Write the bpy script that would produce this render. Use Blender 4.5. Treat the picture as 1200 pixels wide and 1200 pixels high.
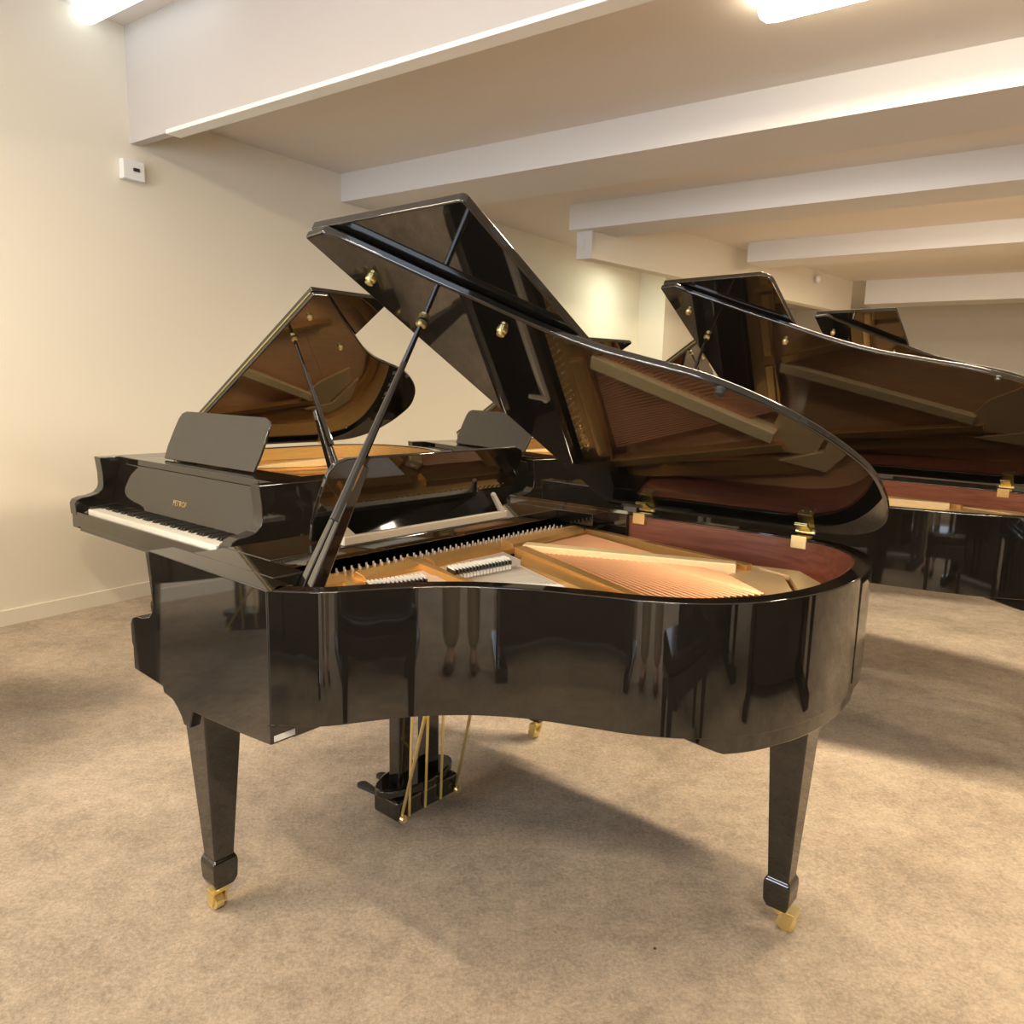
import bpy, bmesh, math, random
from mathutils import Vector, Matrix
random.seed(7)
for o in list(bpy.data.objects): bpy.data.objects.remove(o)
SC = bpy.context.scene
COL = SC.collection

# ------------------------------------------------------------------ camera
F_PX, PITCH, ROLL, CAM_H = 891.07, 0.1641, 0.0238, 1.4314
cam_d = bpy.data.cameras.new('camera')
cam_d.sensor_fit = 'HORIZONTAL'; cam_d.sensor_width = 36.0
cam_d.lens = 36.0 * F_PX / 1200.0
cam_d.clip_start = 0.02; cam_d.clip_end = 100
cam = bpy.data.objects.new('camera', cam_d); COL.objects.link(cam)
fw = Vector((0, math.cos(PITCH), -math.sin(PITCH)))
up = Vector((0, math.sin(PITCH), math.cos(PITCH)))
rt = Vector((1, 0, 0))
r2 = rt*math.cos(ROLL) + up*math.sin(ROLL)
u2 = -rt*math.sin(ROLL) + up*math.cos(ROLL)
m = Matrix((r2, u2, -fw)).transposed().to_4x4()
m.translation = (0, 0, CAM_H)
cam.matrix_world = m
SC.camera = cam

# ------------------------------------------------------------------ world, exposure
SC.view_settings.view_transform = 'Standard'
SC.view_settings.look = 'None'
SC.view_settings.gamma = 1
SC.view_settings.use_curve_mapping = False
SC.view_settings.exposure = 0.12
wd = bpy.data.worlds.new('world'); SC.world = wd; wd.use_nodes = True
bgn = wd.node_tree.nodes['Background']
bgn.inputs[0].default_value = (0.62, 0.76, 1.0, 1); bgn.inputs[1].default_value = 1.2

# room frame: A points to the left-hand wall, B runs along it away from the camera
RY = 0.612
AX = Vector((-math.cos(RY), math.sin(RY), 0)); BX = Vector((math.sin(RY), math.cos(RY), 0))
def RW(a, b, z): return AX*a + BX*b + Vector((0, 0, z))

def area_light(name, a, b, z, sx, sy, energy, color, aim, label):
    ld = bpy.data.lights.new(name, 'AREA'); ld.shape = 'RECTANGLE'; ld.size = sx; ld.size_y = sy
    ld.energy = energy; ld.color = color
    o = bpy.data.objects.new(name, ld); COL.objects.link(o)
    o.location = RW(a, b, z)
    d = aim.normalized()
    x = AX if abs(d.dot(AX)) < .9 else BX
    zc = -d; yc = zc.cross(x).normalized(); xc = yc.cross(zc)
    mm = Matrix((xc, yc, zc)).transposed().to_4x4(); mm.translation = RW(a, b, z); o.matrix_world = mm
    return o
WARM = (1.0, 0.83, 0.60)
COOLW = (0.94, 1.0, 0.80)
DAY = (0.76, 0.86, 1.0)
# daylight through the shop windows behind the camera
area_light('daylight_left', 2.4, -3.30, 1.75, 2.2, 1.9, 110, DAY, BX, '')
area_light('daylight_right', -1.6, -3.30, 1.75, 2.2, 1.9, 110, DAY, BX, '')

# ------------------------------------------------------------------ materials
def nodes_of(name):
    mt = bpy.data.materials.new(name); mt.use_nodes = True
    nt = mt.node_tree; return mt, nt, nt.nodes['Principled BSDF']
def simple(name, col, rough=.5, metal=0.0, spec=.5, noise=None, bump=0.0, scale=40, coat=0.0):
    mt, nt, b = nodes_of(name)
    b.inputs['Base Color'].default_value = (*col, 1); b.inputs['Roughness'].default_value = rough
    b.inputs['Metallic'].default_value = metal; b.inputs['Specular IOR Level'].default_value = spec
    b.inputs['Coat Weight'].default_value = coat; b.inputs['Coat Roughness'].default_value = .04
    tc = nt.nodes.new('ShaderNodeTexCoord'); nz = nt.nodes.new('ShaderNodeTexNoise')
    nz.inputs['Scale'].default_value = scale; nz.inputs['Detail'].default_value = 4
    nt.links.new(tc.outputs['Object'], nz.inputs['Vector'])
    if noise:
        mx = nt.nodes.new('ShaderNodeMix'); mx.data_type = 'RGBA'
        mx.inputs[6].default_value = (*col, 1); mx.inputs[7].default_value = (*noise, 1)
        nt.links.new(nz.outputs['Fac'], mx.inputs[0]); nt.links.new(mx.outputs[2], b.inputs['Base Color'])
    if bump:
        bp = nt.nodes.new('ShaderNodeBump'); bp.inputs['Strength'].default_value = bump; bp.inputs['Distance'].default_value = .01
        nt.links.new(nz.outputs['Fac'], bp.inputs['Height']); nt.links.new(bp.outputs['Normal'], b.inputs['Normal'])
    return mt
def wood(name, c1, c2, scale=(3, 40, 40), rough=.35, coat=.3):
    mt, nt, b = nodes_of(name)
    tc = nt.nodes.new('ShaderNodeTexCoord'); mp = nt.nodes.new('ShaderNodeMapping')
    mp.inputs['Scale'].default_value = scale
    nz = nt.nodes.new('ShaderNodeTexNoise'); nz.inputs['Scale'].default_value = 2.0; nz.inputs['Detail'].default_value = 6; nz.inputs['Distortion'].default_value = .4
    rp = nt.nodes.new('ShaderNodeValToRGB')
    rp.color_ramp.elements[0].color = (*c1, 1); rp.color_ramp.elements[1].color = (*c2, 1)
    rp.color_ramp.elements[0].position = .3; rp.color_ramp.elements[1].position = .7
    nt.links.new(tc.outputs['Object'], mp.inputs['Vector']); nt.links.new(mp.outputs['Vector'], nz.inputs['Vector'])
    nt.links.new(nz.outputs['Fac'], rp.inputs['Fac']); nt.links.new(rp.outputs['Color'], b.inputs['Base Color'])
    b.inputs['Roughness'].default_value = rough; b.inputs['Coat Weight'].default_value = coat; b.inputs['Coat Roughness'].default_value = .1
    return mt
def emit(name, col, strength):
    mt, nt, b = nodes_of(name)
    b.inputs['Base Color'].default_value = (.9, .9, .9, 1)
    b.inputs['Emission Color'].default_value = (*col, 1); b.inputs['Emission Strength'].default_value = strength
    return mt
M = {}
M['black'] = simple('black_lacquer', (.010, .0085, .0065), .035, 0, .5)
M['black'].node_tree.nodes['Principled BSDF'].inputs['IOR'].default_value = 1.8
M['desk'] = simple('black_satin_lacquer', (.018, .017, .016), .14, 0, .55)
M['desk'].node_tree.nodes['Principled BSDF'].inputs['IOR'].default_value = 1.8
M['mahogany'] = wood('mahogany_veneer', (.20, .060, .030), (.31, .105, .055), rough=.3)
M['gold'] = simple('gold_bronze_paint', (.72, .42, .14), .36, .65, .5, noise=(.62, .35, .11), scale=60, bump=.03)
M['tailgold'] = simple('pale_gold_paint', (.80, .56, .28), .45, .25, .4, noise=(.74, .50, .24), scale=50)
M['cream'] = simple('cream_sheen', (.84, .78, .66), .6, noise=(.80, .73, .60), scale=30)
M['spruce'] = wood('spruce_board', (.66, .36, .16), (.76, .45, .22), scale=(4, 60, 60))
M['palewood'] = wood('pale_bronze_strut', (.86, .64, .32), (.92, .71, .38), scale=(3, 50, 50), rough=.4)
M['maple'] = wood('golden_maple_veneer', (.70, .40, .11), (.80, .49, .16), rough=.35)
M['beige'] = simple('beige_painted_rail', (.52, .46, .36), .4)
M['steel'] = simple('string_steel', (.90, .88, .82), .4, .6)
M['pin'] = simple('blued_pin_steel', (.62, .54, .44), .4, .8)
M['copper'] = simple('string_copper', (.80, .42, .22), .4, .6)
M['brass'] = simple('polished_brass', (.97, .80, .36), .28, .93, scale=20)
M['felt'] = simple('white_felt', (.82, .80, .74), .95, 0, .2, bump=.3, scale=300)
M['redfelt'] = simple('red_felt', (.28, .05, .04), .95, 0, .2)
M['ivory'] = simple('ivory_key', (.86, .83, .74), .18, 0, .5)
M['ebony'] = simple('ebony_key', (.012, .011, .01), .2, 0, .5)
M['letter'] = simple('brass_letter', (.75, .60, .30), .3, .9)
M['sticker'] = simple('white_sticker', (.85, .84, .80), .5)
M['rubber'] = simple('black_rubber', (.02, .02, .02), .6)
M['iron'] = simple('dark_metal', (.05, .05, .05), .4, .6)
M['wall'] = simple('cream_wall_paint', (.83, .77, .645), .85, 0, .25, noise=(.815, .755, .63), scale=3, bump=.02)
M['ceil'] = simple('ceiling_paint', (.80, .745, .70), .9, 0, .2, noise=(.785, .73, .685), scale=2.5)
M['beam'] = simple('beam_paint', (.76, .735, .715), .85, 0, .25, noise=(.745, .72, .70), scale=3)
M['soffit'] = simple('ceiling_paint_dimmed', (.61, .565, .53), .88, 0, .2, noise=(.595, .55, .515), scale=2.5)  # ceiling paint darkened in colour to tone down light on the downstand face
M['white'] = simple('white_plastic', (.85, .85, .83), .4)
M['trimw'] = simple('white_trim', (.93, .92, .89), .4)
M['lampw'] = emit('warm_diffuser', (1.0, .86, .64), 15.0)
M['lampf'] = emit('bare_tube_diffuser', (1.0, .83, .60), 92.0)
M['lampd'] = emit('dim_cool_diffuser', (.86, .95, 1.0), 1.5)
M['lampg'] = emit('added_cool_diffuser', COOLW, 3.0)
M['lampc'] = emit('cool_diffuser', COOLW, 12.0)
M['glass_sky'] = simple('window_frame_paint', (.8, .8, .78), .5)

def carpet():
    mt, nt, b = nodes_of('beige_carpet')
    tc = nt.nodes.new('ShaderNodeTexCoord')
    def nz(s, d, rough=.55):
        n = nt.nodes.new('ShaderNodeTexNoise'); n.inputs['Scale'].default_value = s; n.inputs['Detail'].default_value = d
        n.inputs['Roughness'].default_value = rough
        nt.links.new(tc.outputs['Object'], n.inputs['Vector']); return n
    big, mid, fine = nz(2.6, 6, .7), nz(17, 9, .8), nz(85, 6, .8)
    rp = nt.nodes.new('ShaderNodeValToRGB')
    rp.color_ramp.elements[0].position = .43; rp.color_ramp.elements[0].color = (.32, .24, .158, 1)
    rp.color_ramp.elements[1].position = .58; rp.color_ramp.elements[1].color = (.66, .52, .37, 1)
    a1 = nt.nodes.new('ShaderNodeMath'); a1.operation = 'MULTIPLY'; a1.inputs[1].default_value = .30
    a2 = nt.nodes.new('ShaderNodeMath'); a2.operation = 'MULTIPLY_ADD'; a2.inputs[1].default_value = .30
    a3 = nt.nodes.new('ShaderNodeMath'); a3.operation = 'MULTIPLY_ADD'; a3.inputs[1].default_value = .40
    nt.links.new(big.outputs['Fac'], a1.inputs[0])
    nt.links.new(mid.outputs['Fac'], a2.inputs[0]); nt.links.new(a1.outputs[0], a2.inputs[2])
    nt.links.new(fine.outputs['Fac'], a3.inputs[0]); nt.links.new(a2.outputs[0], a3.inputs[2])
    nt.links.new(a3.outputs[0], rp.inputs['Fac']); nt.links.new(rp.outputs['Color'], b.inputs['Base Color'])
    b.inputs['Roughness'].default_value = 1; b.inputs['Specular IOR Level'].default_value = .1
    b.inputs['Sheen Weight'].default_value = .25; b.inputs['Sheen Roughness'].default_value = .6
    bp = nt.nodes.new('ShaderNodeBump'); bp.inputs['Strength'].default_value = .8; bp.inputs['Distance'].default_value = .012
    ad = nt.nodes.new('ShaderNodeMath'); ad.operation = 'ADD'
    nt.links.new(mid.outputs['Fac'], ad.inputs[0]); nt.links.new(fine.outputs['Fac'], ad.inputs[1])
    nt.links.new(ad.outputs[0], bp.inputs['Height']); nt.links.new(bp.outputs['Normal'], b.inputs['Normal'])
    return mt
M['carpet'] = carpet()

# ------------------------------------------------------------------ mesh helpers
def obj(name, bm, mat, parent=None, bevel=0.0, smooth=True, seg=2, angle=35):
    bmesh.ops.recalc_face_normals(bm, faces=bm.faces)
    me = bpy.data.meshes.new(name); bm.to_mesh(me); bm.free()
    for mt in (mat if isinstance(mat, (list, tuple)) else [mat]): me.materials.append(mt)
    if smooth:
        for p in me.polygons: p.use_smooth = True
        me.set_sharp_from_angle(angle=math.radians(angle))
    o = bpy.data.objects.new(name, me); COL.objects.link(o)
    if parent: o.parent = parent
    if bevel:
        bv = o.modifiers.new('bevel', 'BEVEL'); bv.width = bevel; bv.segments = seg
        bv.limit_method = 'ANGLE'; bv.angle_limit = math.radians(angle); bv.harden_normals = True
    return o
def prism(bm, pts, vec, mi=0):
    """closed polygon pts (3D) extruded by vec"""
    vec = Vector(vec); a = [bm.verts.new(p) for p in pts]; b = [bm.verts.new(Vector(p)+vec) for p in pts]
    n = len(pts); fs = [bm.faces.new(a), bm.faces.new(b[::-1])]
    for i in range(n): fs.append(bm.faces.new((a[i], b[i], b[(i+1) % n], a[(i+1) % n])))
    for f in fs: f.material_index = mi
    return fs
def box(bm, x0, x1, y0, y1, z0, z1, mi=0, mat=None):
    pts = [(x0, y0, z0), (x1, y0, z0), (x1, y1, z0), (x0, y1, z0)]
    n0 = len(bm.verts); fs = prism(bm, pts, (0, 0, z1-z0), mi)
    if mat is not None:
        bm.verts.ensure_lookup_table(); bmesh.ops.transform(bm, matrix=mat, verts=bm.verts[n0:])
    return fs
def frame_of(d):
    d = d.normalized(); x = d.orthogonal().normalized(); return x, d.cross(x)
def tube(bm, p0, p1, r0, r1=None, seg=10, mi=0):
    p0, p1 = Vector(p0), Vector(p1); r1 = r0 if r1 is None else r1
    x, y = frame_of(p1-p0)
    A = []; B = []
    for i in range(seg):
        t = 2*math.pi*i/seg; d = x*math.cos(t)+y*math.sin(t)
        A.append(bm.verts.new(p0+d*r0)); B.append(bm.verts.new(p1+d*r1))
    fs = [bm.faces.new(A), bm.faces.new(B[::-1])]
    for i in range(seg): fs.append(bm.faces.new((A[i], B[i], B[(i+1) % seg], A[(i+1) % seg])))
    for f in fs: f.material_index = mi
def lathe(bm, c, axis, prof, seg=20, mi=0):
    """prof: list of (radius, height) along axis from c"""
    c = Vector(c); axis = Vector(axis).normalized(); x, y = frame_of(axis)
    rings = []
    for r, h in prof:
        rings.append([bm.verts.new(c+axis*h+(x*math.cos(2*math.pi*i/seg)+y*math.sin(2*math.pi*i/seg))*max(r, 1e-4)) for i in range(seg)])
    fs = [bm.faces.new(rings[0]), bm.faces.new(rings[-1][::-1])]
    for k in range(len(rings)-1):
        for i in range(seg):
            fs.append(bm.faces.new((rings[k][i], rings[k+1][i], rings[k+1][(i+1) % seg], rings[k][(i+1) % seg])))
    for f in fs: f.material_index = mi
def beam_quad(bm, p0, p1, w0, w1, h0, h1, upv=(0, 0, 1), mi=0):
    """tapered bar between two points, width sideways, height along upv (top at points)"""
    p0, p1, upv = Vector(p0), Vector(p1), Vector(upv).normalized()
    d = (p1-p0).normalized(); s = d.cross(upv).normalized(); n = s.cross(d)
    A = [bm.verts.new(p0+s*a*w0/2+n*b*h0) for a, b in ((-1, 0), (1, 0), (1, -1), (-1, -1))]
    B = [bm.verts.new(p1+s*a*w1/2+n*b*h1) for a, b in ((-1, 0), (1, 0), (1, -1), (-1, -1))]
    fs = [bm.faces.new(A), bm.faces.new(B[::-1])]
    for i in range(4): fs.append(bm.faces.new((A[i], B[i], B[(i+1) % 4], A[(i+1) % 4])))
    for f in fs: f.material_index = mi
def catmull(pts, n=6):
    out = []
    P = [Vector((p[0], p[1])) for p in pts]
    for i in range(len(P)-1):
        a = P[i-1] if i > 0 else P[i]*2-P[i+1]; b, c = P[i], P[i+1]
        d = P[i+2] if i+2 < len(P) else P[i+1]*2-P[i]
        for k in range(n):
            t = k/n
            out.append(.5*((2*b)+(-a+c)*t+(2*a-5*b+4*c-d)*t*t+(-a+3*b-3*c+d)*t**3))
    out.append(P[-1]); return [(v.x, v.y) for v in out]
def offset_line(pts, d):
    """offset an open 2D polyline to its left by d"""
    out = []
    for i, p in enumerate(pts):
        a = Vector(pts[max(i-1, 0)]); b = Vector(pts[min(i+1, len(pts)-1)]); t = (b-a).normalized()
        n = Vector((-t.y, t.x)); out.append((p[0]+n.x*d, p[1]+n.y*d))
    return out
def band(bm, o, i, z0, z1, mi=0):
    """solid wall between two polylines of equal length"""
    n = len(o)
    V = [[bm.verts.new((p[0], p[1], z)) for p in ln] for ln in (o, i) for z in (z0, z1)]
    o0, o1, i0, i1 = V
    fs = []
    for k in range(n-1):
        fs += [bm.faces.new((o0[k], o0[k+1], o1[k+1], o1[k])), bm.faces.new((i0[k+1], i0[k], i1[k], i1[k+1])),
               bm.faces.new((o1[k], o1[k+1], i1[k+1], i1[k])), bm.faces.new((o0[k+1], o0[k], i0[k], i0[k+1]))]
    fs += [bm.faces.new((o0[0], o1[0], i1[0], i0[0])), bm.faces.new((o0[-1], i0[-1], i1[-1], o1[-1]))]
    for f in fs: f.material_index = mi

def empty(name, loc=(0, 0, 0), rz=0, sc=1):
    o = bpy.data.objects.new(name, None); COL.objects.link(o)
    o.location = loc; o.rotation_euler = (0, 0, rz); o.scale = (sc, sc, sc); o.empty_display_size = .2
    return o
def tag(o, label, cat, group=None):
    o['label'] = label; o['category'] = cat
    if group: o['group'] = group
    return o
def struct(name, bm, mat, bevel=0):
    o = obj(name, bm, mat, None, bevel, smooth=False); o['kind'] = 'structure'; return o
def rbox(bm, a0, a1, b0, b1, z0, z1, mi=0):
    return prism(bm, [RW(a0, b0, z0), RW(a1, b0, z0), RW(a1, b1, z0), RW(a0, b1, z0)], (0, 0, z1-z0), mi)

# ------------------------------------------------------------------ the room
AL, AR, BF, BB = 4.8, -6.0, -3.4, 16.0
b = bmesh.new(); rbox(b, AR-.2, AL+.2, BF-.2, BB+.2, -.1, 0); struct('floor', b, M['carpet'])
b = bmesh.new(); rbox(b, AL, AL+.15, BF, 9.75, 0, 3.6)
rbox(b, 4.42, AL+.15, 9.75, BB, 0, 3.1); struct('wall_left', b, M['wall'])
b = bmesh.new(); rbox(b, AR-.15, AR, BF, BB, 0, 3.6); struct('wall_right', b, M['wall'])
b = bmesh.new(); rbox(b, AR, AL, BB, BB+.15, 0, 3.1); struct('wall_back', b, M['wall'])
# wall behind the camera with two shop windows
b = bmesh.new()
for a0, a1, z0, z1 in ((AR, -2.8, 0, 3.6), (-.4, 1.2, 0, 3.6), (3.6, AL, 0, 3.6), (-2.8, -.4, 0, .75), (1.2, 3.6, 0, .75), (-2.8, -.4, 2.75, 3.6), (1.2, 3.6, 2.75, 3.6)):
    rbox(b, a0, a1, BF-.15, BF, z0, z1)
struct('wall_front', b, M['wall'])
for i, (a0, a1) in enumerate(((-2.8, -.4), (1.2, 3.6))):
    b = bmesh.new()
    for q in ((a0, a0+.06, .75, 2.75), (a1-.06, a1, .75, 2.75), (a0, a1, .75, .81), (a0, a1, 2.69, 2.75), ((a0+a1)/2-.03, (a0+a1)/2+.03, .75, 2.75)):
        rbox(b, q[0], q[1], BF-.1, BF-.04, q[2], q[3])
    struct('window_%d' % (i+1), b, M['glass_sky'])
b = bmesh.new()
rbox(b, AR, AL, 2.74, BB, 3.05, 3.2)
rbox(b, AR, AL, BF, 2.68, 3.50, 3.7)
struct('ceiling', b, M['ceil'])
# downstand face nearest the camera, with its white edge strip
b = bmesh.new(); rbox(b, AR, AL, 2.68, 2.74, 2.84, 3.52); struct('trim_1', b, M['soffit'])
b = bmesh.new(); rbox(b, AR, 4.37, 2.655, 2.745, 2.822, 2.845); struct('trim_2', b, M['trimw'])
# ceiling beams
b = bmesh.new(); rbox(b, AR, AL, 4.385, 5.0, 2.84, 3.05); struct('trim_3', b, M['beam'])
b = bmesh.new(); rbox(b, AR, 3.76, 6.15, 6.62, 2.83, 3.05); struct('trim_4', b, M['beam'])
b = bmesh.new(); rbox(b, AR, 2.95, 8.60, 9.1, 2.84, 3.05); struct('trim_5', b, M['beam'])
b = bmesh.new(); rbox(b, AR, 2.42, 12.2, 12.8, 2.72, 3.05); struct('trim_6', b, M['beam'])
# girder that carries the beams, running away along the wall
b = bmesh.new()
g0, g1 = (3.59, 6.28), (2.60, 12.2)
prism(b, [RW(g0[0], g0[1], 2.595), RW(g0[0]+.145, g0[1], 2.595), RW(g1[0]+.145, g1[1], 2.595), RW(g1[0], g1[1], 2.595)], (0, 0, .455))
struct('trim_7', b, M['wall'])
b = bmesh.new(); rbox(b, 3.575, 3.735, 6.25, 6.28, 2.59, 2.83)
rbox(b, 3.66, 3.70, 6.24, 6.25, 2.67, 2.76); struct('trim_8', b, M['beam'])
b = bmesh.new(); rbox(b, AL-.015, AL, BF, 9.75, 0, .09); struct('baseboard_left', b, M['wall'])

def ceiling_lamp(a0, a1, bm_, z, mat, label, energy, color):
    root = empty('ceiling_light', RW((a0+a1)/2, bm_, z+.07))
    inv = root.location
    b = bmesh.new()
    prism(b, [RW(a0+.01, bm_-.06, z+.045)-inv, RW(a1-.01, bm_-.06, z+.045)-inv, RW(a1-.01, bm_+.06, z+.045)-inv, RW(a0+.01, bm_+.06, z+.045)-inv], (0, 0, .035))
    obj('housing', b, M['white'], root, .004)
    b = bmesh.new()
    n = 9; rings = []
    L = a1-a0
    for k in range(7):
        t = [0, .012, .04, .5, .96, .988, 1][k]; s = [.72, .92, 1, 1, 1, .92, .72][k]
        ring = []
        for i in range(n):
            ph = math.pi*i/(n-1)
            ring.append(b.verts.new(RW(a0+L*t, bm_+.075*s*math.cos(ph), z+.045-.075*s*math.sin(ph))-inv))
        rings.append(ring)
    for k in range(6):
        for i in range(n-1): b.faces.new((rings[k][i], rings[k][i+1], rings[k+1][i+1], rings[k+1][i]))
    b.faces.new(rings[0]); b.faces.new(rings[-1][::-1])
    obj('diffuser', b, mat, root, 0)
    tag(root, label, 'light', 'fluorescent ceiling lights')
    if energy <= 0: return root
    o = area_light('lamp_light', (a0+a1)/2, bm_, z-.05, abs(L), .12, energy, color, Vector((0, 0, -1)), '')
    o.data.spread = math.radians(180)
    return root
ceiling_lamp(-.45, 1.19, 3.42, 2.98, M['lampw'], 'long rounded fluorescent light glowing on the ceiling at top right', 135, WARM)
ceiling_lamp(.5, 2.1, 5.18, 2.99, M['lampd'], 'added fluorescent light, unseen behind the second ceiling beam', 20, WARM)  # added lamp, kept out of sight, to light this bay
ceiling_lamp(-.3, 1.3, 6.95, 2.99, M['lampw'], 'added fluorescent light, unseen behind the third ceiling beam', 90, WARM)  # unseen lamp put in to warm the girder side
ceiling_lamp(-.3, 1.3, 9.5, 2.99, M['lampw'], 'added fluorescent light, unseen above the far end of the room', 90, WARM)  # unseen lamp added to brighten the far end
ceiling_lamp(3.75, 4.3, 8.7, 2.98, M['lampg'], 'short cool fluorescent light added unseen between the girder and the wall', 17, COOLW)  # added lamp, tucked out of sight to tint the far wall
ceiling_lamp(3.75, 4.77, 2.42, 3.43, M['lampd'], 'cool white light fitting cut off at the top left corner', 0, WARM)
ceiling_lamp(2.2, 3.8, -.5, 3.43, M['lampw'], 'fluorescent light overhead to the left, out of the picture', 118, WARM)
ceiling_lamp(-1.6, 0, -.6, 3.43, M['lampw'], 'fluorescent light overhead behind the viewer', 95, WARM)

# a crumb on the carpet
b = bmesh.new(); lathe(b, (0, 0, 0), (0, 0, 1), [(.003, 0), (.0042, .001), (.003, .003), (.001, .004)], 7)
cr = tag(obj('crumb', b, M['rubber']), 'tiny dark crumb lying on the beige carpet in front of the piano', 'crumb'); cr.location = (.397, 1.762, .0005)

# small fittings on the walls and the girder
b = bmesh.new(); rbox(b, AL-.05, AL, 2.60, 2.735, 2.62, 2.735)
rbox(b, AL-.06, AL-.05, 2.66, 2.70, 2.67, 2.69, 1)
tag(obj('junction_box', b, [M['white'], M['iron']], None, .004), 'small white box high on the cream wall at the left edge', 'junction box')
b = bmesh.new()
lathe(b, RW(2.78, 10.9, 2.93), -AX, [(.05, 0), (.05, .03), (.035, .05), (.012, .055)], 16)
tag(obj('smoke_detector', b, M['white']), 'small round white detector high on the cream girder at far right', 'detector')

# ------------------------------------------------------------------ the grand pianos
TX = lambda u: u+max(0, u-1.1)*.11
W = 1.53; ZR = .985; ZH = 1.0; US = .555
BENT = [(.555, 0), (.602, .036), (.652, .082), (.714, .185), (.771, .266), (.852, .347), (.947, .412), (1.054, .461), (1.157, .507),
        (1.246, .567), (1.312, .640), (1.366, .734), (1.408, .872), (1.424, 1.0), (1.424, 1.12), (1.408, 1.26), (1.36, 1.395), (1.275, 1.487), (1.15, 1.526), (1.0, 1.53)]
LIDR = [(.43, 1.528), (.505, 1.535), (.545, 1.50), (.606, 1.430), (.680, 1.342), (.755, 1.258), (.866, 1.132), (.958, 1.050), (1.060, .99), (1.174, .925), (1.280, .825), (1.365, .710),
        (1.425, .585), (1.456, .480), (1.462, .36), (1.452, .242), (1.415, .12), (1.33, .03), (1.2, 0.0)]

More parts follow.
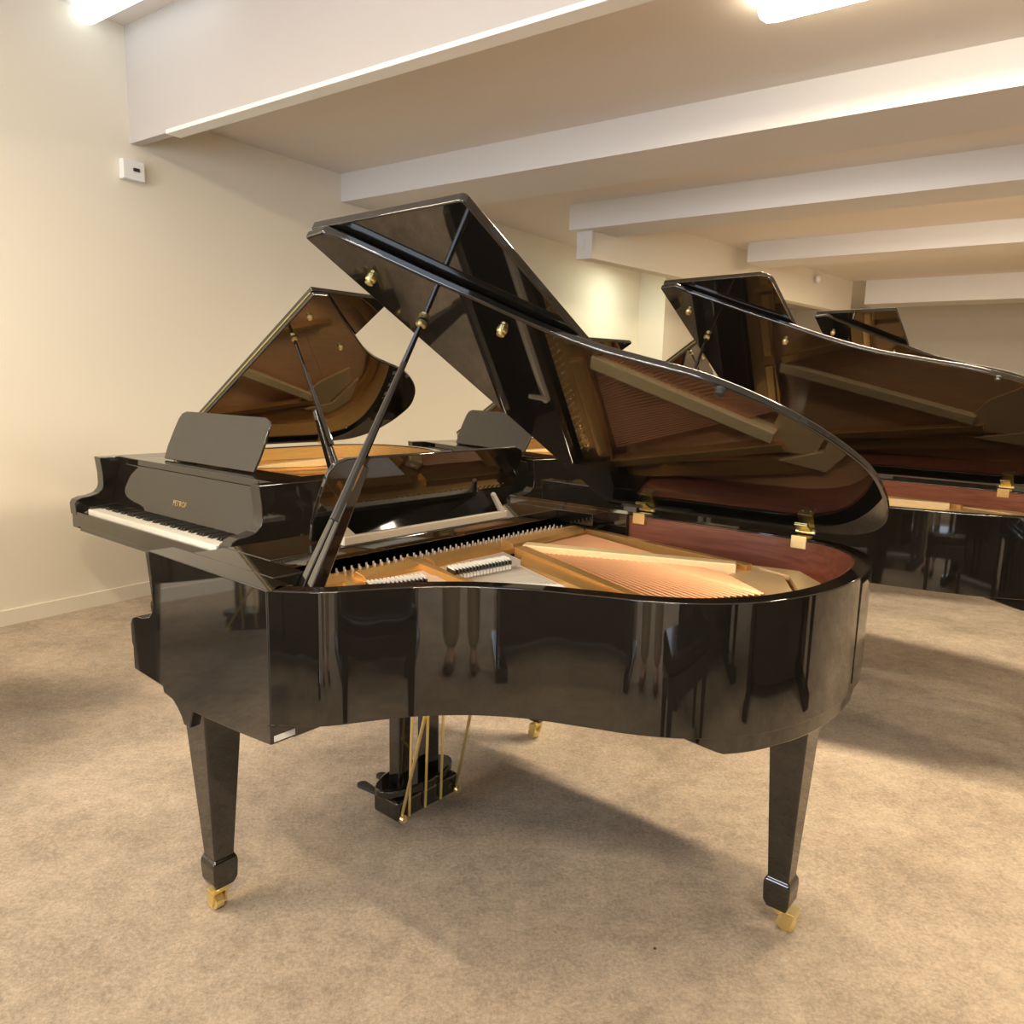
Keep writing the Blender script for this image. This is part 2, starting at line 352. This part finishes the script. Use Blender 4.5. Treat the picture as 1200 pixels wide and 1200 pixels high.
def build_piano(name, pose, th, k=1.0, flap=.92, label='', detail=2, veneer='mahogany', leg_u=.178, group='black grand pianos with raised lids', flap_round=.012):
    hero = detail > 1
    x, y, yaw, sc = pose
    S = lambda u: u if u <= US else US+(u-US)*k
    root = empty(name, (x, y, 0), -yaw, sc)
    tag(root, label, 'piano', group)
    K = M['black']
    outer = [(S(TX(u)), v) for u, v in catmull(BENT, 6)] + [(US, W)]
    inner = offset_line(outer, .045); inner2 = offset_line(outer, .051)
    inner[0] = (US, .05); inner2[0] = (US, .056); inner[-1] = (US, W-.045); inner2[-1] = (US, W-.051)
    b = bmesh.new(); band(b, outer, inner, .676, ZR); obj('rim', b, K, root, .004, angle=32)
    b = bmesh.new(); band(b, inner, inner2, .80, ZR-.006); obj('inner_rim', b, M[veneer], root, 0)['label'] = 'reddish brown veneer inside the rim' if veneer == 'mahogany' else 'golden veneer inside the rim'
    # soundboard doubles as the closed bottom of the case
    b = bmesh.new(); poly = [(p[0], p[1], .835) for p in inner]; poly = poly + [(.33, W-.05, .835), (.33, .05, .835)]
    prism(b, poly, (0, 0, .012)); obj('soundboard', b, M['spruce'], root)
    b = bmesh.new(); prism(b, [(p[0], p[1], .70) for p in offset_line(outer, .04)], (0, 0, .02)); obj('bottom_board', b, K, root)
    # arms (cheeks) with scrolled profile
    prof = [(0, ZR), (.010, .90), (.010, .845), (.004, .822), (-.018, .800), (-.060, .788), (-.095, .785), (-.122, .775), (-.133, .757),
            (-.130, .700), (-.124, .695), (-.124, .628), (.041, .622), (.046, .606), (.095, .600), (.118, .586), (.138, .568), (.150, .548), (.180, .548), (.200, .598), (.40, .612), (US, .628), (US, ZR)]
    for v0 in (0, W-.07):
        b = bmesh.new(); prism(b, [(u, v0, z) for u, z in prof], (0, .07, 0)); a = obj('arm', b, K, root, .004, angle=25)
        if v0 == 0 and detail > 1:
            b = bmesh.new(); box(b, US, US+.0012, .008, .062, .634, .648)
            o = obj('sticker', b, M['sticker'], a); o['label'] = 'small white sticker low on the corner'
    # keybed, key slip, key blocks
    b = bmesh.new(); box(b, -.118, US-.02, .07, W-.07, .615, .672); obj('keybed', b, K, root, .004)
    b = bmesh.new(); box(b, -.128, -.112, .07, W-.07, .64, .715); obj('key_slip', b, K, root, .003)
    for v0, v1 in ((.07, .15), (W-.15, W-.07)):
        b = bmesh.new(); prism(b, [(-.11, v0, .672), (-.11, v0, .715), (-.09, v0, .745), (.06, v0, .755), (.06, v0, .672)], (0, v1-v0, 0)); obj('key_block', b, K, root, .004)
    # fallboard
    b = bmesh.new(); prism(b, [(.045, .075, .735), (.060, .075, .735), (.100, .075, .905), (.115, .075, .952), (.098, .075, .952), (.082, .075, .905)], (0, W-.15, 0))
    fb = obj('fallboard', b, K, root, .004)
    cu = bpy.data.curves.new('lettering', 'FONT'); cu.body = 'PETROF'; cu.size = .036; cu.extrude = .0006; cu.align_x = 'CENTER'
    t = bpy.data.objects.new('tmp', cu); COL.objects.link(t)
    dg = bpy.context.evaluated_depsgraph_get(); me = bpy.data.meshes.new_from_object(t.evaluated_get(dg)); bpy.data.objects.remove(t)
    me.name = 'lettering'; me.materials.clear(); me.materials.append(M['letter'])
    lt = bpy.data.objects.new('lettering', me); COL.objects.link(lt); lt.parent = fb
    sl = math.atan2(.040, .170)
    lt.matrix_local = Matrix(((0, math.sin(sl), -math.cos(sl), .0585), (-1, 0, 0, W/2), (0, math.cos(sl), math.sin(sl), .805), (0, 0, 0, 1)))
    lt['label'] = 'brass lettering on the fallboard'
    # keys
    if detail > 0:
        v0, v1 = .155, W-.155; wk = (v1-v0)/52
        b = bmesh.new(); box(b, 0, .150, 0, wk-.0012, .672, .735); wmesh = None
        bb = bmesh.new(); prism(bb, [(0, 0, .735), (.095, 0, .735), (.095, 0, .747), (.008, 0, .747)], (0, .011, 0)); bmesh_ = None
        for i in range(52):
            if wmesh is None:
                o = obj('white_key', b, M['ivory'], root, .001); wmesh = o
            else:
                o = wmesh.copy(); COL.objects.link(o)
            o.location = (-.105, v0+i*wk, 0)
        # from the treble end: C B A G F E D
        pat = 'CBAGFED'
        for i in range(51):
            if pat[i % 7] in 'BAGED':     # a black key on the bass side of these notes
                if bmesh_ is None:
                    o = obj('black_key', bb, M['ebony'], root, .0015); bmesh_ = o
                else:
                    o = bmesh_.copy(); COL.objects.link(o)
                o.location = (-.050, v0+(i+1)*wk-.0055, 0)
    # flat top by the arms and the music shelf
    for v0 in (.07, W-.16):
        b = bmesh.new(); box(b, .10, .47, v0, v0+.09, .94, ZR-.0005); obj('side_rail', b, K, root, .003)
    b = bmesh.new(); box(b, .10, .312, .162, W-.162, .952, ZR-.001); sh = obj('music_shelf', b, K, root, .004)
    # music desk, leaning back, on two feet
    c, hw = W/2, .405
    d0, d1, z0, z1 = .195, .300, .992, 1.230
    q = [(-hw+.0, 0), (hw, 0), (hw+.012, .25), (hw+.01, .6), (hw+.004, .84), (hw-.012, .95), (hw-.05, 1.0)]
    q = q + [(-s, t_) for s, t_ in q[::-1][:-2]]
    pts = [(d0+(d1-d0)*t_, c+s, z0+(z1-z0)*t_) for s, t_ in q]
    b = bmesh.new(); prism(b, pts, (.0125, 0, -.0045)); dk = obj('music_desk', b, K if hero else M['desk'], root, .003)
    if hero:
        b = bmesh.new(); box(b, .286, .304, .40, 1.09, .984, 1.009)
        prism(b, [(.288, .40, 1.006), (.288, .45, 1.006), (.288, .405, 1.045)], (.012, 0, 0))
        beam_quad(b, (.295, 1.088, 1.0), (.295, 1.028, 1.078), .018, .014, .018, .014, upv=(0, 1, 0))
        o = obj('desk_rail', b, M['beige'], root, .003); o['label'] = 'pale beige rail along the foot of the music desk'
    # ---------------- iron plate, strings, pins, dampers
    bm = bmesh.new()
    prism(bm, [(.3125, .06, .900), (.3125, W-.06, .900), (.43, W-.06, .900), (.46, 1.12, .900), (.44, .86, .900), (.46, .62, .900), (.44, .30, .900), (.44, .06, .900)], (0, 0, .018))
    prism(bm, [(u, v, .893) for u, v in ((.30, .20), (.30, .60), (.36, .67), (.70, .655), (.745, .60), (.66, .42), (.56, .12))], (0, 0, .012))
    prism(bm, [(u, v, .908) for u, v in ((.515, .919), (.659, .912), (.907, .775), (.985, .695), (.936, .675), (.60, .807))], (0, 0, .016))
    inn = offset_line(outer, .056); inn[0] = (US-.03, .10); inn[-1] = (US-.06, W-.06)
    # outer flange of the plate; on the bass side it draws away from the rim
    fo = []
    for (u, v) in inn:
        uu = (u-US)/k+US
        pull = 0
        if v > 1.0 and uu > .60: pull = min(.10, (uu-.60)*.16)*min(1, (v-1.0)/.25)
        fo.append((u-.012, min(v, W-.06)-pull))
    fi = offset_line(fo, .062)
    band(bm, fo, fi, .872, .895)
    # upright edge of the flange near the treble corner
    # struts
    beam_quad(bm, (.36, .585, .935), (S(.80), .50, .925), .028, .020, .06, .05)
    beam_quad(bm, (.50, .925, .938), (S(1.06), .715, .928), .040, .032, .065, .05)
    beam_quad(bm, (.43, 1.40, .925), (S(1.10), 1.27, .925), .030, .028, .05, .045)
    beam_quad(bm, (.36, .33, .93), (S(.64), .23, .92), .026, .02, .05, .04)
    # raised front web
    for v0, v1 in ((.17, .30), (.36, .56), (.61, .90), (.96, 1.36)):
        prism(bm, [(.385, v0, .915), (.445, v0, .915), (.440, v0, .930), (.400, v0, .938)], (0, v1-v0, 0))
    pl = obj('iron_plate', bm, M['gold'], root, .0015, seg=1, angle=40); pl['label'] = 'gold painted cast iron frame'
    bm = bmesh.new()
    beam_quad(bm, (.485, .965, .940), (S(1.075), 1.235, .932), .052, .044, .040, .046)
    o = obj('long_strut', bm, M['palewood'], root, .004); o['label'] = 'pale cream gold bar across the strings'
    bm = bmesh.new()
    prism(bm, [(S(u), v, .890) for u, v in ((1.02, 1.30), (1.189, 1.302), (1.287, 1.123), (1.248, 1.024), (1.108, 1.135))], (0, 0, .015))
    prism(bm, [(S(u), v, .893) for u, v in ((1.072, 1.33), (1.218, 1.361), (1.315, 1.257), (1.318, 1.095), (1.215, 1.285))], (0, 0, .017))
    obj('tail_plate', bm, M['tailgold'], root, .002)
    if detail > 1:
        bm = bmesh.new(); prism(bm, [(u, v, .868) for u, v in ((.55, .74), (.60, .88), (.97, .69), (.86, .58), (.74, .62))], (0, 0, .006))  # pale sheet standing in for light reflected by treble strings and soundboard
        obj('treble_sheen', bm, M['cream'], root)['label'] = 'pale cream sheet standing in for reflected light under the treble strings'
        # strings: steel in the treble, copper wound in the bass, each its own part
        def string(p0, p1, r, mat, nm):
            b = bmesh.new(); tube(b, p0, p1, r, None, 5); obj(nm, b, mat, root)
        for i in range(30):
            t = i/29; string((.45, .36+.20*t, .915), (S(.64+.14*t), .20+.27*t, .905), .0013, M['steel'], 'steel_string')
        for i in range(34):
            t = i/33; string((.45, .60+.30*t, .915), (S(.83+.19*t), .43+.25*t, .905), .0016, M['steel'], 'steel_string')
        for i in range(36):
            t = i/35; ue, ve = (1.04+.21*t/.62, .68+.34*t/.62) if t < .62 else (1.25-.15*(t-.62)/.38, 1.02+.12*(t-.62)/.38)
            string((.48, .96+.36*t, .918), (S(ue), ve, .912), .0032, M['copper'], 'copper_string')
        b0 = None
        for row in range(2):
            for i in range(45):
                v = .20+1.13*i/44+.01*row
                if b0 is None:
                    b = bmesh.new(); lathe(b, (0, 0, 0), (0, 0, 1), [(.003, 0), (.003, .015), (.002, .017)], 8); b0 = o = obj('tuning_pin', b, M['pin'], root)
                else:
                    o = b0.copy(); COL.objects.link(o)
                o.location = (.328+.026*row, v, .917)
        h0 = None
        for v0, v1, n, u0, u1 in ((.305, .445, 14, .545, .585), (.56, .76, 18, .575, .60), ):
            for i in range(n):
                t = i/(n-1); u = u0+(u1-u0)*t; v = v0+(v1-v0)*t
                if h0 is None:
                    b = bmesh.new(); box(b, 0, .05, -.0030, .0030, .014, .026); box(b, .004, .046, -.0036, .0036, .0, .014, 1); box(b, -.004, .0, -.002, .002, .0, .026, 1); box(b, .006, .044, -.0018, .0018, .026, .032, 1)
                    h0 = o = obj('damper', b, [M['black'], M['felt']], root)
                else:
                    o = h0.copy(); COL.objects.link(o)
                o.location = (u-.03, v, .915); o.rotation_euler = (0, 0, -.35)
        b = bmesh.new(); beam_quad(b, (.66, .60, .912), (S(.86), .76, .910), .012, .012, .02, .02)
        obj('felt_strip', b, M['felt'], root)
    # ---------------- lid
    ct, st = math.cos(th), math.sin(th)
    LP = lambda u, r, n=0: (u, W-r*ct+n*st, ZH+r*st+n*ct)
    nv = Vector((0, st, ct))
    lo = [(S(u), r) for u, r in [LIDR[0]]+catmull(LIDR[1:], 5)] + [(.43, 0)]
    b = bmesh.new(); prism(b, [LP(u, r, .0) for u, r in lo], nv*.022); lid = obj('lid', b, K, root, .0065, angle=30, seg=3)
    fu = flap; rr = flap_round
    fp = [(.432, 0), (fu, 0)]
    for i in range(6):
        a = math.pi/2*i/5; fp.append((fu-rr+rr*math.cos(a), 1.525-rr+rr*math.sin(a)))
    fp.append((.432, 1.525))
    b = bmesh.new(); prism(b, [LP(u, r, .027) for u, r in fp], nv*.022); obj('front_flap', b, K, lid, .004, seg=3)
    if abs(k-1) > .01 or True:
        b = bmesh.new(); tube(b, LP(.431, .02, .0245), LP(.431, 1.51, .0245), .004, None, 8)
        obj('flap_hinge', b, M['brass'], lid)
    for u, r in ((.501, 1.371), (S(.746), 1.143), (S(1.21), .885)):
        b = bmesh.new(); lathe(b, LP(u, r, 0), -nv, [(.013, 0), (.013, .006), (.010, .010), (.010, .016), (.006, .018)], 14)
        o = obj('bumper', b, M['brass'] if r > 1 else M['rubber'], lid)
        if r < 1: o['label'] = 'black rubber bumper'
    # prop
    P0 = Vector((.500, .125, .945)); P1 = Vector(LP(.518, 1.196, -.008)); D = P1-P0
    b = bmesh.new()
    for sd, ln in ((-1, .50), (1, .46)):
        o_ = Vector((.0155*sd, 0, 0)); beam_quad(b, P0+o_, P0+D*ln+o_*.42, .026, .012, .038, .026, upv=(0, -1, .3))
    o_ = Vector((0, .010, -.003)); beam_quad(b, P0+o_, P0+D*.46+o_, .020, .008, .02, .016, upv=(0, -1, .3))
    pr = obj('lid_prop', b, K, root, .005)
    b = bmesh.new(); tube(b, P0+D*.24+Vector((.01, 0, .01)), P1, .0125, .0065, 8); obj('prop_stick', b, K, pr)
    b = bmesh.new(); lathe(b, P1-D.normalized()*.012, D, [(.008, 0), (.014, .004), (.014, .012), (.011, .018)], 16); obj('prop_cup', b, M['brass'], pr)
    b = bmesh.new(); box(b, .470, .530, .095, .155, .88, .947); obj('prop_block', b, M['gold'], pr, .004)
    # hinges on the spine
    for u in (S(.60), S(1.17)):
        b = bmesh.new()
        box(b, u-.024, u+.024, W-.0620, W-.0490, .955, .994)
        box(b, u-.024, u+.024, W-.054, W-.006, ZR, ZR+.004)
        tube(b, (u-.03, W-.004, ZH), (u+.03, W-.004, ZH), .006, None, 10)
        hg = obj('hinge', b, M['brass'], root, .001)
        b = bmesh.new(); prism(b, [LP(u-.02, .006, -.0005), LP(u+.02, .006, -.0005), LP(u+.02, .062, -.0005), LP(u-.02, .062, -.0005)], -nv*.004); obj('hinge_leaf', b, M['brass'], hg, .001)
        for du in (-.012, .012):
            b = bmesh.new(); lathe(b, (u+du, W-.062, .974), (0, -1, 0), [(.0035, 0), (.0025, .0015)], 8); obj('screw', b, M['steel'], hg)
    # ---------------- legs with brass casters
    def leg(u, v, ztop, dx=-.010, dy=-.006):
        b = bmesh.new()
        def ring(h, z): return [b.verts.new((u+a*h, v+c_*h, z)) for a, c_ in ((-1, -1), (1, -1), (1, 1), (-1, 1))]
        pr_ = [(.051, ztop), (.051, ztop-.05), (.0285, .168), (.0345, .158), (.036, .145), (.034, .098), (.026, .078)]
        rs = [ring(h, z) for h, z in pr_]
        for i in range(len(rs)-1):
            for j in range(4): b.faces.new((rs[i][j], rs[i][(j+1) % 4], rs[i+1][(j+1) % 4], rs[i+1][j]))
        b.faces.new(rs[0]); b.faces.new(rs[-1][::-1])
        lg = obj('leg', b, K, root, .004, angle=8)
        b = bmesh.new()
        lathe(b, (u, v, .080), (0, 0, -1), [(.024, 0), (.024, .006), (.012, .010), (.012, .022)], 16)
        cx, cy = u+dx, v+dy
        for s in (-.019, .019):
            prism(b, [(cx-.013, cy+s-.003, .060), (cx+.022, cy+s-.003, .060), (cx+.012, cy+s-.003, .016), (cx-.012, cy+s-.003, .016)], (0, .006, 0))
        box(b, cx-.013, cx+.022, cy-.022, cy+.022, .056, .064)
        cs = obj('caster', b, M['brass'], lg, .0015); cs['label'] = 'polished brass caster'
        b = bmesh.new(); lathe(b, (cx-.004, cy-.015, .0235), (0, 1, 0), [(.018, 0), (.0235, .004), (.0235, .026), (.018, .030)], 20); obj('wheel', b, M['brass'], cs)
    leg(leg_u, .066, .60); leg(leg_u, W-.066, .60); leg(S(1.360), 1.008, .70, .020, .022)
    ob = offset_line(outer, .012)
    q = [p_ for p_ in ob if p_[0] > S(1.24) and p_[1] < 1.30]
    nq = len(q); b = bmesh.new(); tv = []; bv_ = []
    for i, p_ in enumerate(q+[(S(1.30), 1.27), (S(1.25), 1.0)]):
        t_ = max(0, min(1, i/7.0, (nq-1-i)/5.0)) if i < nq else .2
        tv.append(b.verts.new((p_[0], p_[1], .69))); bv_.append(b.verts.new((p_[0], p_[1], .680-.050*t_)))
    b.faces.new(tv); b.faces.new(bv_[::-1])
    for i in range(len(tv)): b.faces.new((tv[i], bv_[i], bv_[(i+1) % len(tv)], tv[(i+1) % len(tv)]))
    obj('leg_block', b, K, root, .006, angle=50)
    # ---------------- pedal lyre
    b = bmesh.new(); box(b, .175, .295, .60, .875, .055, .125)
    ly = obj('pedal_lyre', b, K, root, .012, seg=3)
    b = bmesh.new()
    pts = []
    for i in range(24):
        a = 2*math.pi*i/24; pts.append((.225+.075*math.cos(a), .7375+.16*math.sin(a), .125))
    prism(b, pts, (0, 0, .03)); obj('lyre_plinth', b, K, ly, .008)
    for v in (.675, .80):
        b = bmesh.new(); box(b, .198, .248, v-.028, v+.028, .15, .62); obj('post', b, K, ly, .006)
    for v in (.655, .7375, .82):
        b = bmesh.new()
        pts = []
        for i in range(9):
            a = math.pi/2+math.pi*i/8; pts.append((.055+.020*math.cos(a), v+.020*math.sin(a), .072))
        pts += [(.12, v-.012, .072), (.185, v-.012, .072), (.185, v+.012, .072), (.12, v+.012, .072)]
        prism(b, pts, (0, 0, .010)); obj('pedal', b, M['iron'] if detail > 1 else M['brass'], ly, .003)
    for v in (.64, .71, .78):
        b = bmesh.new(); tube(b, (.305, v, .07), (.305, v+.02, .68), .0045, None, 8); obj('pedal_rod', b, M['brass'], ly)
    for v, u1, v1 in ((.615, .66, .40), (.86, .72, .50)):
        b = bmesh.new(); tube(b, (.30, v, .085), (u1, v1, .70), .005, None, 8); lathe(b, (.296, v, .072), (1, -.2, 0), [(.002, 0), (.012, .005), (.014, .012), (.009, .021)], 12)
        obj('brace_rod', b, M['brass'], ly)
    return root

build_piano('grand_piano', (-.9497, 1.9407, .6973, 1.0), math.radians(29.6), 1.0, .915,
            'large glossy black grand piano with raised lid standing in the foreground', 2)
build_piano('grand_piano', (-1.0253, 3.0475, -.8838, 1.0251), .5266, 1.42, .887,
            'black grand piano at the left with its white keys and grey music desk showing', 1, 'maple', .27)
build_piano('grand_piano', (.119, 4.48, -.6293, 1.02), .457, 1.42, .92,
            'black grand piano in the middle behind, its music desk seen under the foreground lid', 1, 'maple')
build_piano('grand_piano', (.134, 3.5885, .7655, 1.013), .588, 1.65, .92,
            'black grand piano behind the foreground one, lid raised at the right', 0, flap_round=.05)
build_piano('grand_piano', (1.4245, 5.20, .7354, 1.0705), .543, 1.30, .884,
            'black grand piano farthest right, only its lid showing over the others', 0)
build_piano('grand_piano', (1.619, 6.3045, -.7949, 1.068), .583, 1.2, .92,
            'black grand piano farthest back, just a pale lid edge visible beside the right lid', 0)

# instruments and people outside the frame, seen only as reflections in the polish; uprights added to darken them
build_piano('grand_piano', (-3.45, 1.32, .04, 1.0), .5, 1.0, .92, 'black grand piano beyond the left edge, mirrored in the polished cheek', 0, 'mahogany', .178, 'black grand pianos outside the frame')
def bench(x, y, rz, label):
    root = empty('piano_bench', (x, y, 0), rz)
    b = bmesh.new(); box(b, -.36, .36, -.18, .18, .43, .51); obj('cushion', b, M['ebony'], root, .03, seg=4)
    b = bmesh.new(); box(b, -.35, .35, -.17, .17, .33, .43); obj('apron', b, M['black'], root, .004)
    for a in (-.31, .31):
        for c_ in (-.13, .13):
            b = bmesh.new(); beam_quad(b, (a, c_+.03, .33), (a, c_+.02, 0), .06, .04, .06, .04, upv=(0, 1, 0)); obj('leg', b, M['black'], root, .003)
    tag(root, label, 'bench', 'black piano benches')
bench(.62, .28, -.35, 'black padded bench on the right, mirrored in the polished side')
bench(-1.35, .35, .9, 'black padded bench on the left, mirrored in the polished side')
def upright(x, y, rz, label):  # black bulk added out of view to darken reflections in the rim
    root = empty('added_upright', (x, y, 0), rz)
    K = M['black']
    b = bmesh.new(); box(b, -.72, .72, -.30, 0, .08, 1.16); obj('case', b, K, root, .008)
    b = bmesh.new(); box(b, -.75, .75, -.33, .02, 1.16, 1.20); obj('top_lid', b, K, root, .006)
    b = bmesh.new(); box(b, -.74, .74, 0, .28, .60, .70); obj('keybed', b, K, root, .006)
    b = bmesh.new(); box(b, -.64, .64, .02, .20, .70, .78); obj('fallboard', b, K, root, .01)
    for a in (-1, 1):
        b = bmesh.new(); box(b, a*.70-.04, a*.70+.04, .0, .28, .70, .82); obj('arm', b, K, root, .02)
        b = bmesh.new(); beam_quad(b, (a*.70, .24, .60), (a*.70, .24, .06), .06, .04, .06, .04, upv=(0, 1, 0)); obj('leg', b, K, root, .003)
        b = bmesh.new(); box(b, a*.70-.05, a*.70+.05, -.28, .30, 0, .08); obj('toe', b, K, root, .005)
    b = bmesh.new(); box(b, -.58, .58, 0.0, .012, .80, 1.12); obj('front_panel', b, K, root, .004)
    tag(root, label, 'piano', 'added upright pianos outside the frame')
upright(-1.12, -.42, -.06, 'black upright piano added behind the viewer on the left to darken reflections')
upright(1.20, -.38, .10, 'black upright piano added behind the viewer on the right to darken reflections')
upright(2.35, .95, 1.05, 'black upright piano added to the right of the viewer to darken reflections')

# the photographer, seen only as a mirrored pair of trouser legs in the polish
M['skin'] = simple('skin', (.62, .40, .29), .5)
M['khaki'] = simple('khaki_cloth', (.50, .43, .32), .85, bump=.2, scale=80)
M['shirt'] = simple('grey_cloth', (.22, .24, .27), .9, bump=.2, scale=80)
M['shoe'] = simple('brown_leather', (.16, .08, .045), .4)
M['hair'] = simple('brown_hair', (.05, .03, .02), .6)
def skin_mesh(name, verts, edges, mat, parent, root_i=0, sub=2):
    me = bpy.data.meshes.new(name); bm = bmesh.new(); ly = bm.verts.layers.skin.verify()
    vs = []
    for i, (co, r) in enumerate(verts):
        v = bm.verts.new(co); v[ly].radius = r if isinstance(r, tuple) else (r, r); v[ly].use_root = (i == root_i); vs.append(v)
    for a, c_ in edges: bm.edges.new((vs[a], vs[c_]))
    bm.to_mesh(me); bm.free(); me.materials.append(mat)
    o = bpy.data.objects.new(name, me); COL.objects.link(o); o.parent = parent
    sk = o.modifiers.new('skin', 'SKIN'); sk.use_smooth_shade = True
    sb = o.modifiers.new('sub', 'SUBSURF'); sb.levels = sub; sb.render_levels = sub
    return o
pp = empty('person', (-.03, -.40, 0), 0)
tag(pp, 'person in khaki trousers taking the picture, mirrored in the polished side', 'person')
V = [((0, 0, .97), (.15, .10)), ((0, -.01, 1.12), (.14, .095)), ((0, -.01, 1.30), (.16, .10)), ((0, 0, 1.44), (.07, .06)), ((0, .01, 1.52), (.052, .052)),
     ((0, .02, 1.60), (.075, .09)), ((0, .015, 1.69), (.078, .095)), ((0, .01, 1.76), (.05, .06))]
Eg = [(0, 1), (1, 2), (2, 3), (3, 4), (4, 5), (5, 6), (6, 7)]
for sd in (-1, 1):
    n = len(V)
    V += [((.10*sd, 0, .88), .085), ((.105*sd, .02, .50), .056), ((.11*sd, -.01, .10), .036), ((.12*sd, .11, .045), .034)]
    Eg += [(0, n), (n, n+1), (n+1, n+2), (n+2, n+3)]
    n = len(V)
    V += [((.17*sd, 0, 1.40), .055), ((.24*sd, .05, 1.14), .042), ((.10*sd, .24, 1.30), .030), ((.075*sd, .275, 1.34), .034)]
    Eg += [(2, n), (n, n+1), (n+1, n+2), (n+2, n+3)]
    k0 = n+3
    for f in range(4):
        n = len(V); z = 1.325+.021*f
        V += [((.062*sd, .315, z+.01), .010), ((.035*sd, .325, z+.018), .009), ((.018*sd, .312, z+.02), .008)]
        Eg += [(k0, n), (n, n+1), (n+1, n+2)]
    n = len(V); V += [((.055*sd, .262, 1.385), .011), ((.030*sd, .268, 1.405), .010)]; Eg += [(k0, n), (n, n+1)]
body = skin_mesh('body', V, Eg, M['skin'], pp)
TV = [((0, 0, .98), (.165, .115))]; TE = []
for sd in (-1, 1):
    n = len(TV); TV += [((.10*sd, 0, .86), .105), ((.107*sd, .02, .50), .082), ((.112*sd, -.01, .10), .072)]; TE += [(0, n), (n, n+1), (n+1, n+2)]
skin_mesh('trousers', TV, TE, M['khaki'], pp)
SV = [((0, 0, .99), (.168, .118)), ((0, -.01, 1.14), (.158, .112)), ((0, -.01, 1.30), (.175, .118)), ((0, 0, 1.44), (.082, .075))]; SE = [(0, 1), (1, 2), (2, 3)]
for sd in (-1, 1):
    n = len(SV); SV += [((.18*sd, 0, 1.39), .070), ((.245*sd, .05, 1.14), .056), ((.115*sd, .22, 1.285), .042)]; SE += [(2, n), (n, n+1), (n+1, n+2)]
skin_mesh('shirt', SV, SE, M['shirt'], pp)
skin_mesh('hair', [((0, -.03, 1.62), (.075, .05)), ((0, -.012, 1.72), (.088, .095)), ((0, .0, 1.79), (.05, .06))], [(0, 1), (1, 2)], M['hair'], pp)
for sd in (-1, 1):
    skin_mesh('shoe', [((.112*sd, -.05, .045), (.045, .042)), ((.115*sd, .06, .042), (.048, .038)), ((.122*sd, .15, .034), (.042, .026))], [(0, 1), (1, 2)], M['shoe'], pp)
